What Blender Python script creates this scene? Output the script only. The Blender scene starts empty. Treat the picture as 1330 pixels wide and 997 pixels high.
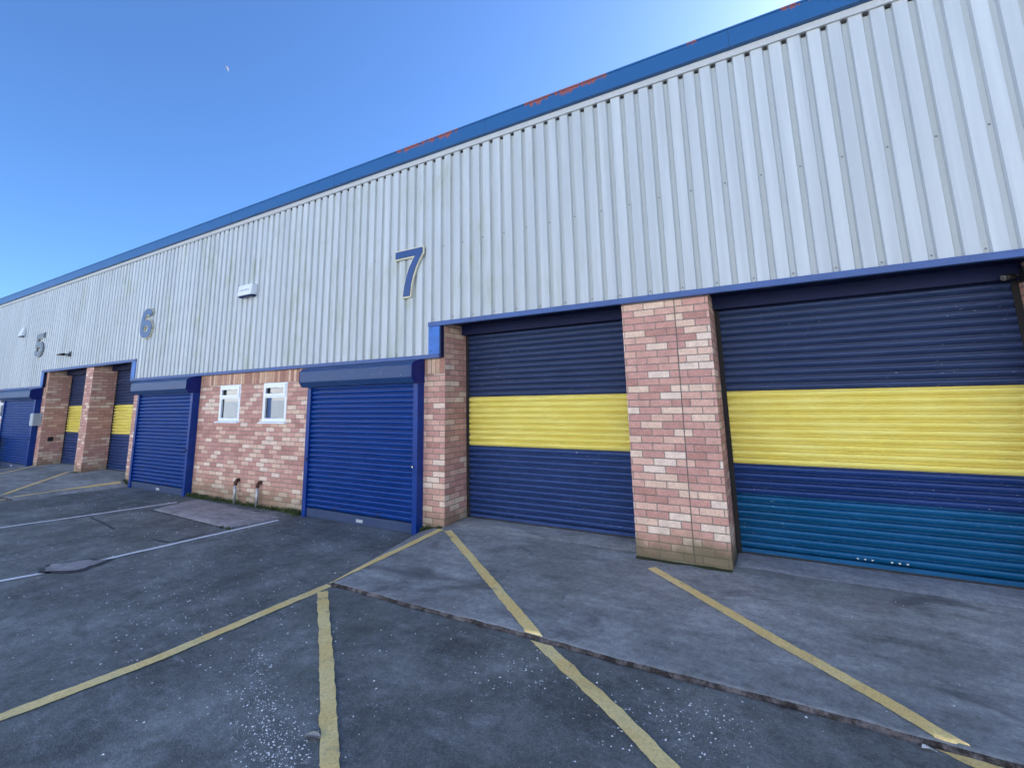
import bpy, math, random
from mathutils import Vector, Matrix, noise
random.seed(7)
sc = bpy.context.scene
col = sc.collection
R = math.radians

# ------------------------------------------------------------------ materials
class NT:
    def __init__(s, name):
        m = bpy.data.materials.new(name); m.use_nodes = True
        s.m = m; s.t = m.node_tree; s.t.nodes.clear()
        s.out = s.n('ShaderNodeOutputMaterial'); s.b = s.n('ShaderNodeBsdfPrincipled')
        s.t.links.new(s.b.outputs[0], s.out.inputs[0])
    def n(s, typ, **kw):
        nd = s.t.nodes.new(typ)
        for k, v in kw.items(): setattr(nd, k, v)
        return nd
    def put(s, sock, v):
        if isinstance(v, bpy.types.NodeSocket): s.t.links.new(v, sock)
        elif v is not None:
            if sock.type == 'RGBA' and len(v) == 3: v = (*v, 1)
            sock.default_value = v
    def math(s, op, a, b=None, c=None, clamp=False):
        nd = s.n('ShaderNodeMath', operation=op, use_clamp=clamp)
        for i, v in enumerate((a, b, c)):
            if v is not None: s.put(nd.inputs[i], v)
        return nd.outputs[0]
    def mix(s, f, a, b, mode='MIX'):
        nd = s.n('ShaderNodeMix', data_type='RGBA', blend_type=mode)
        s.put(nd.inputs[0], f); s.put(nd.inputs[6], a); s.put(nd.inputs[7], b)
        return nd.outputs[2]
    def pos(s):
        g = s.n('ShaderNodeNewGeometry'); return g.outputs['Position'], g.outputs['Normal']
    def xyz(s, v):
        nd = s.n('ShaderNodeSeparateXYZ'); s.put(nd.inputs[0], v); return nd.outputs
    def vec(s, x=0., y=0., z=0.):
        nd = s.n('ShaderNodeCombineXYZ')
        for i, v in enumerate((x, y, z)): s.put(nd.inputs[i], v)
        return nd.outputs[0]
    def scale(s, v, sx):
        nd = s.n('ShaderNodeVectorMath', operation='MULTIPLY'); s.put(nd.inputs[0], v); nd.inputs[1].default_value = sx
        return nd.outputs[0]
    def noise(s, v, sc=1., det=4., rough=.55, dist=0.):
        nd = s.n('ShaderNodeTexNoise'); s.put(nd.inputs['Vector'], v)
        nd.inputs['Scale'].default_value = sc; nd.inputs['Detail'].default_value = det
        nd.inputs['Roughness'].default_value = rough; nd.inputs['Distortion'].default_value = dist
        return nd.outputs['Fac']
    def vor(s, v, sc=1., rnd=1.):
        nd = s.n('ShaderNodeTexVoronoi'); s.put(nd.inputs['Vector'], v); nd.inputs['Scale'].default_value = sc
        nd.inputs['Randomness'].default_value = rnd
        return nd.outputs['Distance'], nd.outputs['Color']
    def ramp(s, f, stops, mode='LINEAR'):
        nd = s.n('ShaderNodeValToRGB'); s.put(nd.inputs[0], f); cr = nd.color_ramp; cr.interpolation = mode
        while len(cr.elements) < len(stops): cr.elements.new(.5)
        for e, (p, c) in zip(cr.elements, stops):
            e.position = p
            e.color = (c, c, c, 1) if isinstance(c, (int, float)) else (*c, 1)
        return nd.outputs[0]
    def step(s, v, a, b):
        nd = s.n('ShaderNodeMapRange', interpolation_type='SMOOTHSTEP'); s.put(nd.inputs[0], v)
        nd.inputs[1].default_value = a; nd.inputs[2].default_value = b
        return nd.outputs[0]
    def set(s, base=None, rough=None, metal=None, spec=None, bump=None, bs=.3, bd=.01, normal=None):
        i = s.b.inputs
        if base is not None: s.put(i['Base Color'], base)
        if rough is not None: s.put(i['Roughness'], rough)
        if metal is not None: s.put(i['Metallic'], metal)
        if spec is not None: s.put(i['Specular IOR Level'], spec)
        if bump is not None:
            b = s.n('ShaderNodeBump'); s.put(b.inputs['Height'], bump)
            b.inputs['Strength'].default_value = bs; b.inputs['Distance'].default_value = bd
            s.t.links.new(b.outputs[0], i['Normal'])
        return s.m

def brick_mat(name, soldier=None, joint=None, dirt=1.):
    N = NT(name); p, nr = N.pos(); x, y, z = N.xyz(p); nx, ny, nz = N.xyz(nr)
    front = N.math('GREATER_THAN', N.math('ABSOLUTE', ny), .5)
    u = N.math('ADD', N.math('MULTIPLY', x, front), N.math('MULTIPLY', N.math('ADD', y, .1), N.math('SUBTRACT', 1., front)))
    u = N.math('ADD', u, 100.)
    if joint is not None:
        # bond of the right-hand leaf starts again at the straight movement joint
        right = N.math('MULTIPLY', N.math('GREATER_THAN', x, joint), front)
        u = N.math('ADD', u, N.math('MULTIPLY', right, .045))
    v = N.math('DIVIDE', N.math('ADD', z, 1.115), .075)
    row = N.math('FLOOR', v); fv = N.math('FRACT', v)
    wob = N.noise(p, 9., 2.)
    uu = N.math('ADD', N.math('DIVIDE', u, .225), N.math('MULTIPLY', N.math('MODULO', row, 2.), .5))
    cell = N.math('FLOOR', uu); fu = N.math('FRACT', uu)
    jw = .012
    mu = N.math('MULTIPLY', N.step(fu, 0., jw/.225*1.1), N.math('SUBTRACT', 1., N.step(fu, 1-jw/.225*.3, 1.)))
    mv = N.math('MULTIPLY', N.step(fv, .02, jw/.075*1.2), N.math('SUBTRACT', 1., N.step(fv, 1-jw/.075*.3, 1.)))
    if soldier is not None:
        s = N.math('MULTIPLY', N.math('GREATER_THAN', z, soldier), front)
        u2 = N.math('DIVIDE', u, .075); f2 = N.math('FRACT', u2); c2 = N.math('FLOOR', u2)
        m2 = N.math('MULTIPLY', N.step(f2, .02, .20), N.math('SUBTRACT', 1., N.step(f2, .93, 1.)))
        m3 = N.step(N.math('ABSOLUTE', N.math('SUBTRACT', z, soldier)), .001, .01)
        def sel(a, b):
            return N.math('ADD', N.math('MULTIPLY', a, N.math('SUBTRACT', 1., s)), N.math('MULTIPLY', b, s))
        cell = sel(cell, c2); row = sel(row, 7.); mu = sel(mu, m2); mv = sel(mv, m3)
    mask = N.math('MULTIPLY', mu, mv)
    if joint is not None:
        jm = N.step(N.math('ABSOLUTE', N.math('SUBTRACT', x, joint)), .003, .008)
        jm = N.math('MAXIMUM', jm, N.math('SUBTRACT', 1., front)); mask = N.math('MULTIPLY', mask, jm)
    wn = N.n('ShaderNodeTexWhiteNoise', noise_dimensions='3D')
    N.put(wn.inputs['Vector'], N.vec(cell, row, N.math('MULTIPLY', front, 3.7)))
    rnd = wn.outputs['Value']; rc = N.xyz(wn.outputs['Color'])
    ramp = N.ramp(rnd, [(0., (.46, .235, .185)), (.14, (.53, .28, .23)), (.32, (.60, .33, .27)), (.48, (.56, .295, .235)),
                        (.60, (.65, .385, .30)), (.72, (.71, .46, .35)), (.82, (.76, .55, .41)), (.93, (.80, .62, .50))], 'LINEAR')
    if soldier is not None:
        so = N.ramp(rnd, [(0., (.42, .21, .15)), (.25, (.62, .38, .25)), (.5, (.52, .28, .20)), (.75, (.72, .49, .34))], 'CONSTANT')
        ramp = N.mix(s, ramp, so)
    fine = N.noise(p, 60., 5., .7); mid = N.noise(p, 14., 3.)
    c = N.mix(1., ramp, N.ramp(fine, [(.25, .72), (.5, 1.), (.75, 1.22)]), 'MULTIPLY')
    c = N.mix(.6, c, N.ramp(mid, [(.3, .82), (.7, 1.14)]), 'MULTIPLY')
    # frosty efflorescence flecks
    fl = N.step(N.noise(p, 33., 4., .7), .64, .74)
    c = N.mix(N.math('MULTIPLY', fl, .45), c, (.66, .55, .50))
    mort = N.ramp(N.noise(p, 25., 3.), [(.3, (.17, .135, .115)), (.7, (.30, .25, .22))])
    c = N.mix(mask, mort, c)
    # damp, mossy foot of the wall
    zz = N.math('ADD', z, N.math('MULTIPLY', N.math('SUBTRACT', N.noise(p, 3.5, 4.), .5), .35))
    d = N.math('SUBTRACT', 1., N.step(zz, .0 if joint is None else .07, .24 if joint is None else .30))
    c = N.mix(N.math('MULTIPLY', d, min(.92, .68*dirt)), c, N.mix(N.noise(p, 8., 3.), (.032, .034, .02), (.10, .098, .058)))
    # yellowish tinge low down
    d2 = N.math('SUBTRACT', 1., N.step(zz, .1, .55))
    c = N.mix(N.math('MULTIPLY', d2, .25), c, (.42, .33, .17), 'MULTIPLY') if False else N.mix(N.math('MULTIPLY', d2, .16), c, (.42, .34, .17))
    h = N.math('ADD', N.math('MULTIPLY', mask, 1.), N.math('MULTIPLY', fine, .35))
    return N.set(c, .86, spec=.25, bump=h, bs=.7, bd=.006)

def cladding_mat():
    N = NT('cladding_sheet'); p, nr = N.pos(); x, y, z = N.xyz(p)
    st = N.noise(N.scale(p, (7., 7., .28)), 1., 5., .6)
    st2 = N.noise(N.scale(p, (22., 1., .5)), 1., 4., .65)
    base = N.mix(N.step(st, .35, .7), (.485, .515, .53), (.58, .61, .62))
    base = N.mix(N.math('MULTIPLY', N.step(st2, .58, .8), .35), base, (.44, .445, .41))
    # green algae bloom, heaviest above the doors and windows
    xm = N.math('MULTIPLY', N.step(x, -26., -12.), N.math('SUBTRACT', 1., N.step(x, -3.6, 1.)))
    al = N.step(N.noise(N.scale(p, (1.3, 1., .8)), 1., 5., .65), .42, .72)
    al = N.math('MULTIPLY', al, N.step(N.noise(N.scale(p, (9., 4., 1.6)), 1., 5., .7), .38, .66))
    al = N.math('MULTIPLY', al, xm)
    base = N.mix(N.math('MULTIPLY', al, .8), base, (.37, .40, .27))
    # each panel weathers a little differently
    pid = N.math('FLOOR', N.math('DIVIDE', x, 1.))
    wn = N.n('ShaderNodeTexWhiteNoise', noise_dimensions='1D'); N.put(wn.inputs['W'], pid)
    base = N.mix(1., base, N.ramp(wn.outputs['Value'], [(0., .95), (1., 1.03)]), 'MULTIPLY')
    # painted-in rib shade plus water runs and grime in the valleys
    val = N.step(y, -.004, .006)
    base = N.mix(N.math('MULTIPLY', val, N.math('MULTIPLY', N.step(st, .2, .65), .8)), base, (.40, .42, .40))
    sp = N.step(N.noise(p, 38., 3., .6), .735, .775)
    base = N.mix(N.math('MULTIPLY', sp, .5), base, (.25, .24, .2))
    return N.set(base, .5, spec=.35, bump=N.noise(N.scale(p, (1.5, 1.5, .7)), 1., 2.), bs=.12, bd=.03)

def paint_mat(name, c, c2=None, rough=.4, chips=None, chipcol=(.6, .6, .62), worn=None, bump=.1, spec=.28):
    N = NT(name); p, nr = N.pos()
    n1 = N.noise(N.scale(p, (1., 1., 3.)), 2.2, 5., .6); n2 = N.noise(N.scale(p, (6., 6., 45.)), 1., 4., .7)
    base = N.mix(N.step(n1, .35, .7), c, c2 or tuple(v*1.25 for v in c))
    base = N.mix(N.math('MULTIPLY', N.step(N.noise(p, 17., 5., .7), .52, .75), .35), base, tuple(min(1., v*1.3+.012) for v in c))
    if worn:
        xs, ys, zs = N.xyz(p)
        w = N.math('MULTIPLY', N.step(n2, .55, .8), N.step(N.noise(N.scale(p, (.9, 1., 2.)), 1., 3.), .42, .62))
        base = N.mix(N.math('MULTIPLY', w, .75), base, worn)
    if chips:
        k = N.math('MULTIPLY', N.step(N.noise(N.scale(p, (26., 26., 90.)), 1., 2., .5), chips, chips+.025),
                   N.step(N.noise(p, 1.3, 2.), .47, .58))
        base = N.mix(k, base, chipcol)
    rg = N.math('ADD', N.math('MULTIPLY', n1, .25), rough-.12)
    return N.set(base, rg, spec=spec, bump=N.noise(p, 11., 4.), bs=bump, bd=.01)

def fascia_mat():
    N = NT('fascia_paint'); p, nr = N.pos(); x, y, z = N.xyz(p)
    n1 = N.noise(N.scale(p, (.8, 1., 4.)), 1., 4.)
    base = N.mix(n1, (.022, .098, .25), (.03, .118, .295))
    # peeled patches of red primer along the top edge
    xw = N.math('ADD', x, N.math('MULTIPLY', N.noise(p, 1.7, 2.), .5))
    g1 = N.math('MULTIPLY', N.step(xw, -4.2, -3.9), N.math('SUBTRACT', 1., N.step(xw, -2.85, -2.5)))
    g2 = N.math('MULTIPLY', N.step(xw, -2.05, -1.7), N.math('SUBTRACT', 1., N.step(xw, -.72, -.35)))
    g3 = N.math('MULTIPLY', N.step(xw, 1.02, 1.1), N.math('SUBTRACT', 1., N.step(xw, 1.42, 1.6)))
    g4 = N.math('MULTIPLY', N.step(xw, .25, .3), N.math('SUBTRACT', 1., N.step(xw, .4, .5)))
    g = N.math('MAXIMUM', N.math('MAXIMUM', g1, N.math('MULTIPLY', g3, .8)), N.math('MAXIMUM', g2, N.math('MULTIPLY', g4, .8)))
    fr = N.noise(N.scale(p, (17., 3., 4.5)), 1., 6., .75)
    top = N.step(z, 5.27, 5.48)
    m = N.step(N.math('MULTIPLY', N.math('ADD', N.math('MULTIPLY', top, .62), N.math('MULTIPLY', N.math('SUBTRACT', fr, .5), 1.5)), g), .455, .50)
    base = N.mix(m, base, (.27, .085, .072))
    return N.set(base, .42, spec=.45, bump=N.noise(p, 5., 3.), bs=.1, bd=.01)

def asphalt_mat():
    N = NT('asphalt'); p, nr = N.pos()
    big = N.noise(p, .55, 5., .6, .4); mid = N.noise(p, 2.6, 6., .68); fine = N.noise(p, 75., 4., .7)
    vd, vc = N.vor(p, 105.)
    c = N.mix(N.step(big, .3, .7), (.122, .127, .120), (.212, .218, .205))
    c = N.mix(1., c, N.ramp(mid, [(.28, .6), (.5, 1.), (.72, 1.42)]), 'MULTIPLY')
    m2 = N.noise(p, 14., 5., .75)
    c = N.mix(1., c, N.ramp(m2, [(.3, .78), (.5, 1.), (.7, 1.26)]), 'MULTIPLY')
    sc_ = N.noise(N.scale(p, (5., 12., 1.)), 1., 5., .75)
    c = N.mix(N.math('MULTIPLY', N.step(sc_, .52, .72), .5), c, (.32, .325, .33))
    c = N.mix(1., c, N.ramp(fine, [(.3, .72), (.7, 1.32)]), 'MULTIPLY')
    agg = N.math('MULTIPLY', N.math('LESS_THAN', vd, .24), N.math('GREATER_THAN', N.xyz(vc)[0], .84))
    c = N.mix(N.math('MULTIPLY', agg, .75), c, (.44, .45, .45))
    agl = N.math('MULTIPLY', N.step(N.noise(p, 1.1, 3.), .58, .72), .3)
    c = N.mix(agl, c, (.115, .132, .10))
    # oil drips and dark wet-looking blotches
    oil = N.step(N.noise(p, 1.3, 4., .6, .8), .60, .72)
    c = N.mix(N.math('MULTIPLY', oil, .45), c, (.058, .058, .057))
    h = N.math('ADD', N.math('MULTIPLY', fine, .5), N.math('ADD', N.math('MULTIPLY', vd, .9), N.math('MULTIPLY', mid, .8)))
    return N.set(c, N.math('SUBTRACT', .92, N.math('MULTIPLY', oil, .18)), spec=.3, bump=h, bs=.28, bd=.006)

def concrete_mat(name, a, b, stain=.6):
    N = NT(name); p, nr = N.pos(); x, y, z = N.xyz(p)
    big = N.noise(p, .9, 5., .62, .5); mid = N.noise(N.scale(p, (2., 6., 1.)), 1., 6., .7); fine = N.noise(p, 60., 5., .75)
    c = N.mix(N.step(big, .3, .7), a, b)
    c = N.mix(1., c, N.ramp(mid, [(.28, .68), (.5, 1.), (.74, 1.36)]), 'MULTIPLY')
    c = N.mix(1., c, N.ramp(N.noise(p, 16., 5., .75), [(.3, .76), (.7, 1.28)]), 'MULTIPLY')
    c = N.mix(1., c, N.ramp(fine, [(.3, .78), (.7, 1.24)]), 'MULTIPLY')
    red = N.step(N.noise(p, 1.4, 4., .6), .56, .72)
    c = N.mix(N.math('MULTIPLY', red, .25), c, (.24, .19, .19))
    oil = N.step(N.noise(N.scale(p, (1., 1.6, 1.)), 1.15, 4., .6, 1.), .56, .7)
    c = N.mix(N.math('MULTIPLY', oil, stain), c, (.095, .096, .105))
    grn = N.step(N.noise(p, 2.1, 3.), .6, .75)
    c = N.mix(N.math('MULTIPLY', grn, .3), c, (.17, .195, .145))
    wh = N.step(N.noise(N.scale(p, (9., 26., 1.)), 1., 3., .6), .70, .78)
    c = N.mix(N.math('MULTIPLY', wh, .4), c, (.42, .42, .42))
    h = N.math('ADD', fine, N.math('MULTIPLY', mid, .8))
    return N.set(c, .85, spec=.3, bump=h, bs=.4, bd=.008)

def lip_mat():
    N = NT('broken_edge_grime'); p, nr = N.pos()
    n = N.noise(p, 8., 6., .75); f = N.noise(p, 55., 4., .7)
    c = N.mix(N.step(n, .40, .62), (.035, .030, .028), (.17, .15, .15))
    c = N.mix(N.step(f, .6, .72), c, (.20, .19, .19))
    return N.set(c, .95, spec=.15, bump=N.math('ADD', n, f), bs=.9, bd=.015)

def line_mat(name, c, c2, under, wear):
    N = NT(name); p, nr = N.pos()
    n = N.noise(p, 7., 6., .72); f = N.noise(p, 70., 4., .75); b = N.noise(p, 3., 4.)
    base = N.mix(N.step(b, .35, .65), c, c2)
    base = N.mix(1., base, N.ramp(f, [(.3, .74), (.7, 1.18)]), 'MULTIPLY')
    w = N.step(N.math('ADD', N.math('MULTIPLY', n, .6), N.math('MULTIPLY', f, .4)), wear, wear+.09)
    base = N.mix(N.math('MULTIPLY', w, .7), base, under)
    return N.set(base, .8, spec=.3, bump=f, bs=.4, bd=.004)

def plain_mat(name, c, rough=.5, metal=0., var=.25, sc_=9., spec=.5):
    N = NT(name); p, nr = N.pos()
    n = N.noise(p, sc_, 5., .65)
    base = N.mix(n, tuple(v*(1-var) for v in c), tuple(min(1., v*(1+var)) for v in c))
    return N.set(base, rough, metal, spec, N.noise(p, sc_*4, 3.), .12, .004)

def glass_mat():
    N = NT('window_glass'); p, nr = N.pos()
    N.set((.012, .015, .018), .02, spec=1., bump=N.noise(p, 2.2, 1.), bs=.05, bd=.01)
    N.b.inputs['IOR'].default_value = 1.6
    return N.m

M = dict(
    brick=brick_mat('brick_red_buff'), brick_wall=brick_mat('brick_with_soldier_course', soldier=1.985, dirt=.8),
    brick_joint=brick_mat('brick_with_movement_joint', joint=-.335, dirt=1.25),
    clad=cladding_mat(), fascia=fascia_mat(),
    batten=plain_mat('grey_batten', (.50, .51, .51), .6, var=.12),
    trim=paint_mat('trim_blue', (.055, .10, .255), rough=.45, chips=.72, chipcol=(.42, .10, .06)),
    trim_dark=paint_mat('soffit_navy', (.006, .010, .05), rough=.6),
    panel=paint_mat('step_panel_blue', (.04, .14, .45), rough=.4),
    navy=paint_mat('shutter_navy', (.025, .042, .108), (.033, .052, .125), rough=.42, chips=.70, chipcol=(.34, .36, .42), worn=(.11, .125, .18)),
    navy_low=paint_mat('shutter_low_navy', (.024, .051, .16), (.031, .062, .185), rough=.42, chips=.715, worn=(.09, .12, .24)),
    indigo=paint_mat('shutter_indigo', (.013, .038, .15), (.018, .046, .175), rough=.4, chips=.70, chipcol=(.6, .6, .65)),
    teal=paint_mat('shutter_teal', (.006, .078, .19), (.010, .096, .23), rough=.4, chips=.715, chipcol=(.5, .6, .65)),
    yellow=paint_mat('shutter_yellow', (.80, .66, .13), (.85, .73, .19), rough=.42, worn=(.62, .42, .08)),
    blue=paint_mat('door_blue', (.004, .036, .20), (.005, .043, .23), rough=.42, chips=.765, chipcol=(.25, .3, .4)),
    hood=paint_mat('hood_blue', (.018, .052, .155), (.024, .062, .175), rough=.4, chips=.715, chipcol=(.4, .42, .42), worn=(.14, .17, .20)),
    hood_end=paint_mat('hood_end_blue', (.003, .012, .12), rough=.4),
    guide=paint_mat('guide_blue', (.004, .032, .19), rough=.4),
    rail=paint_mat('rail_grey_blue', (.034, .055, .125), (.046, .066, .135), rough=.5, worn=(.16, .17, .19)),
    white=plain_mat('white_upvc', (.80, .82, .84), .35, var=.05),
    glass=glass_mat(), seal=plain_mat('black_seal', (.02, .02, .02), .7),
    steel=plain_mat('galvanised_steel', (.45, .46, .46), .5, .6, .3, 20.),
    screw=plain_mat('screw_head', (.22, .22, .21), .5, .4),
    rust=plain_mat('brown_rust', (.085, .035, .022), .8, var=.5, sc_=30.),
    black=plain_mat('black_plastic', (.015, .015, .016), .5),
    roof=plain_mat('roof_sheet', (.28, .29, .29), .6),
    dark=plain_mat('inside_dark', (.03, .03, .032), .9),
    cream=plain_mat('cream_edge', (.62, .58, .42), .5, var=.12),
    digit=paint_mat('digit_blue', (.036, .080, .225), (.044, .09, .24), rough=.4),
    digit_grey=paint_mat('digit_faded_blue', (.085, .145, .27), (.105, .165, .29), rough=.45),
    digit_pale=paint_mat('digit_weathered_grey', (.16, .20, .25), (.19, .23, .28), rough=.5),
    asphalt=asphalt_mat(),
    apron=concrete_mat('apron_concrete', (.215, .222, .218), (.37, .375, .372), .6),
    thresh=concrete_mat('threshold_concrete', (.26, .275, .305), (.33, .345, .375), .25),
    patch=concrete_mat('patch_concrete', (.29, .27, .268), (.38, .357, .35), .3),
    tar=plain_mat('bitumen', (.06, .062, .066), .8, var=.4),
    yline=line_mat('yellow_line_paint', (.93, .67, .25), (.96, .76, .34), (.27, .235, .17), .55),
    wline=line_mat('white_line_paint', (.84, .85, .86), (.88, .88, .88), (.2, .2, .2), .64),
    grit=plain_mat('glass_grit', (.85, .86, .87), .4, var=.2, sc_=50.),
    leaf=plain_mat('dry_leaf', (.34, .31, .27), .8, sc_=40.), paper=plain_mat('paper', (.75, .72, .66), .8, var=.1),
    weed=plain_mat('weed_green', (.060, .085, .022), .8, var=.6, sc_=25.), moss=plain_mat('moss_green', (.045, .055, .016), .95, var=.6, sc_=30.),
    rubber=plain_mat('guide_black', (.02, .018, .017), .9),
    render_wall=plain_mat('cream_render', (.72, .71, .68), .8, var=.1, sc_=1.5),
    slate=plain_mat('dark_roof', (.07, .07, .08), .7), far_brick=plain_mat('far_brick', (.50, .55, .60), .9, var=.3, sc_=3.), lip=lip_mat(), sealant=plain_mat('joint_sealant', (.16, .13, .12), .8), moon=plain_mat('moon_dust', (.115, .115, .115), 1., var=.05, sc_=.5),
    lens=plain_mat('lamp_lens', (.14, .14, .13), .2, var=.2), strobe=plain_mat('strobe_lens', (.015, .03, .10), .25),
    grey_box=plain_mat('grey_box', (.36, .40, .44), .45, var=.12), fade=plain_mat('faded_print', (.45, .47, .49), .5, var=.2),
)

# ------------------------------------------------------------------ mesh builder
class MB:
    def __init__(s): s.v = []; s.f = []; s.mi = []; s.mats = []; s.sm = []
    def mat(s, m):
        if m not in s.mats: s.mats.append(m)
        return s.mats.index(m)
    def face(s, pts, m, smooth=False):
        i = len(s.v); s.v += [tuple(p) for p in pts]; s.f.append(tuple(range(i, i+len(pts)))); s.mi.append(s.mat(m)); s.sm.append(smooth)
    def grid(s, rows, m, smooth=True):
        i = len(s.v); w = len(rows[0])
        for r in rows: s.v += [tuple(p) for p in r]
        k = s.mat(m)
        for a in range(len(rows)-1):
            for b in range(w-1):
                s.f.append((i+a*w+b, i+a*w+b+1, i+(a+1)*w+b+1, i+(a+1)*w+b)); s.mi.append(k); s.sm.append(smooth)
    def box(s, x0, x1, y0, y1, z0, z1, m):
        i = len(s.v)
        s.v += [(x, y, z) for z in (z0, z1) for y in (y0, y1) for x in (x0, x1)]
        k = s.mat(m)
        for f in ((0, 2, 3, 1), (4, 5, 7, 6), (0, 1, 5, 4), (2, 6, 7, 3), (0, 4, 6, 2), (1, 3, 7, 5)):
            s.f.append(tuple(i+a for a in f)); s.mi.append(k); s.sm.append(False)
    def prism(s, prof, x0, x1, m, mend=None):
        """profile of (y,z) points extruded along x"""
        n = len(prof)
        for a in range(n):
            (y0, z0), (y1, z1) = prof[a], prof[(a+1) % n]
            s.face([(x0, y0, z0), (x1, y0, z0), (x1, y1, z1), (x0, y1, z1)], m)
        s.face([(x0, y, z) for y, z in prof], mend or m); s.face([(x1, y, z) for y, z in reversed(prof)], mend or m)
    def plate(s, poly, y0, y1, m, mside=None):
        """outline of (x,z) points, front at y0 back at y1"""
        n = len(poly)
        s.face([(x, y0, z) for x, z in poly], m); s.face([(x, y1, z) for x, z in reversed(poly)], mside or m)
        for a in range(n):
            (xa, za), (xb, zb) = poly[a], poly[(a+1) % n]
            s.face([(xa, y0, za), (xa, y1, za), (xb, y1, zb), (xb, y0, zb)], mside or m)
    def tube(s, pts, r, m, n=12, cap=True):
        rings = []
        for k, p in enumerate(pts):
            p = Vector(p); d = (Vector(pts[min(k+1, len(pts)-1)])-Vector(pts[max(k-1, 0)])).normalized()
            a = d.orthogonal().normalized(); b = d.cross(a); rr = r[k] if isinstance(r, (list, tuple)) else r
            rings.append([tuple(p+a*math.cos(t*2*math.pi/n)*rr+b*math.sin(t*2*math.pi/n)*rr) for t in range(n+1)])
        s.grid(rings, m)
        if cap:
            s.face(rings[0][:-1][::-1], m); s.face(rings[-1][:-1], m)
    def build(s, name, parent=None, bevel=0., recalc=True):
        o0 = Vector(parent['org']) if parent is not None and 'org' in parent else Vector((0, 0, 0))
        me = bpy.data.meshes.new(name)
        me.from_pydata([tuple(Vector(v)-o0) for v in s.v], [], s.f)
        for m in s.mats: me.materials.append(m)
        for p, k, sm in zip(me.polygons, s.mi, s.sm): p.material_index = k; p.use_smooth = sm
        if recalc:
            import bmesh
            b = bmesh.new(); b.from_mesh(me); bmesh.ops.remove_doubles(b, verts=b.verts, dist=1e-5)
            bmesh.ops.recalc_face_normals(b, faces=b.faces); b.to_mesh(me); b.free()
        ob = bpy.data.objects.new(name, me); col.objects.link(ob)
        if parent is not None:
            ob.parent = parent; ob['org'] = tuple(o0)
        if bevel:
            bv = ob.modifiers.new('bevel', 'BEVEL'); bv.width = bevel; bv.segments = 2; bv.limit_method = 'ANGLE'; bv.angle_limit = R(40)
        return ob

def clean(o):
    if 'org' in o: del o['org']
def thing(name, label, cat, loc, group=None):
    o = bpy.data.objects.new(name, None); col.objects.link(o); o.location = loc; o['org'] = tuple(loc)
    o['label'] = label; o['category'] = cat
    if group: o['group'] = group
    return o
def tag(o, label, cat, group=None):
    o['label'] = label; o['category'] = cat
    if group: o['group'] = group
    return o
def struct(o, kind='structure', label=None):
    o['kind'] = kind
    return o
def setlabel(o, l): o['label'] = l; return o

# ------------------------------------------------------------------ ground
ZA = -.115
APR = ((-3.88, -3.42, 2.98, 2.52), (-18.75, -18.3, -11.92, -12.3))
YF = -1.75
def ground_z(x, y):
    for xlt, xlb, xrt, xrb in APR:
        if y > YF:
            t = min(1, max(0, (.1-y)/1.85)); xl = xlt+(xlb-xlt)*t; xr = xrt+(xrb-xrt)*t
            if xl < x < xr:
                top = 0 if y > .1 else -.084*t
                fw = .33*(1-t)+.05; s = min((x-xl)/fw, (xr-x)/fw, 1)
                return ZA+(top-ZA)*s
    return ZA

m = MB()
xs = [-400, -120, -60]+[-30+.5*i for i in range(91)]+[40, 80, 150, 400]
ys = [-400, -120, -60, -30]+[-14+.5*i for i in range(30)]+[6, 20, 60, 150, 400]
m.grid([[(x, y, ZA+(.006*noise.noise(Vector((x*.35, y*.35, 0))) if (-30 < x < 15 and -13.5 < y < -2.6) else 0)) for x in xs] for y in ys], M['asphalt'])
struct(m.build('asphalt_yard'))

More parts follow.
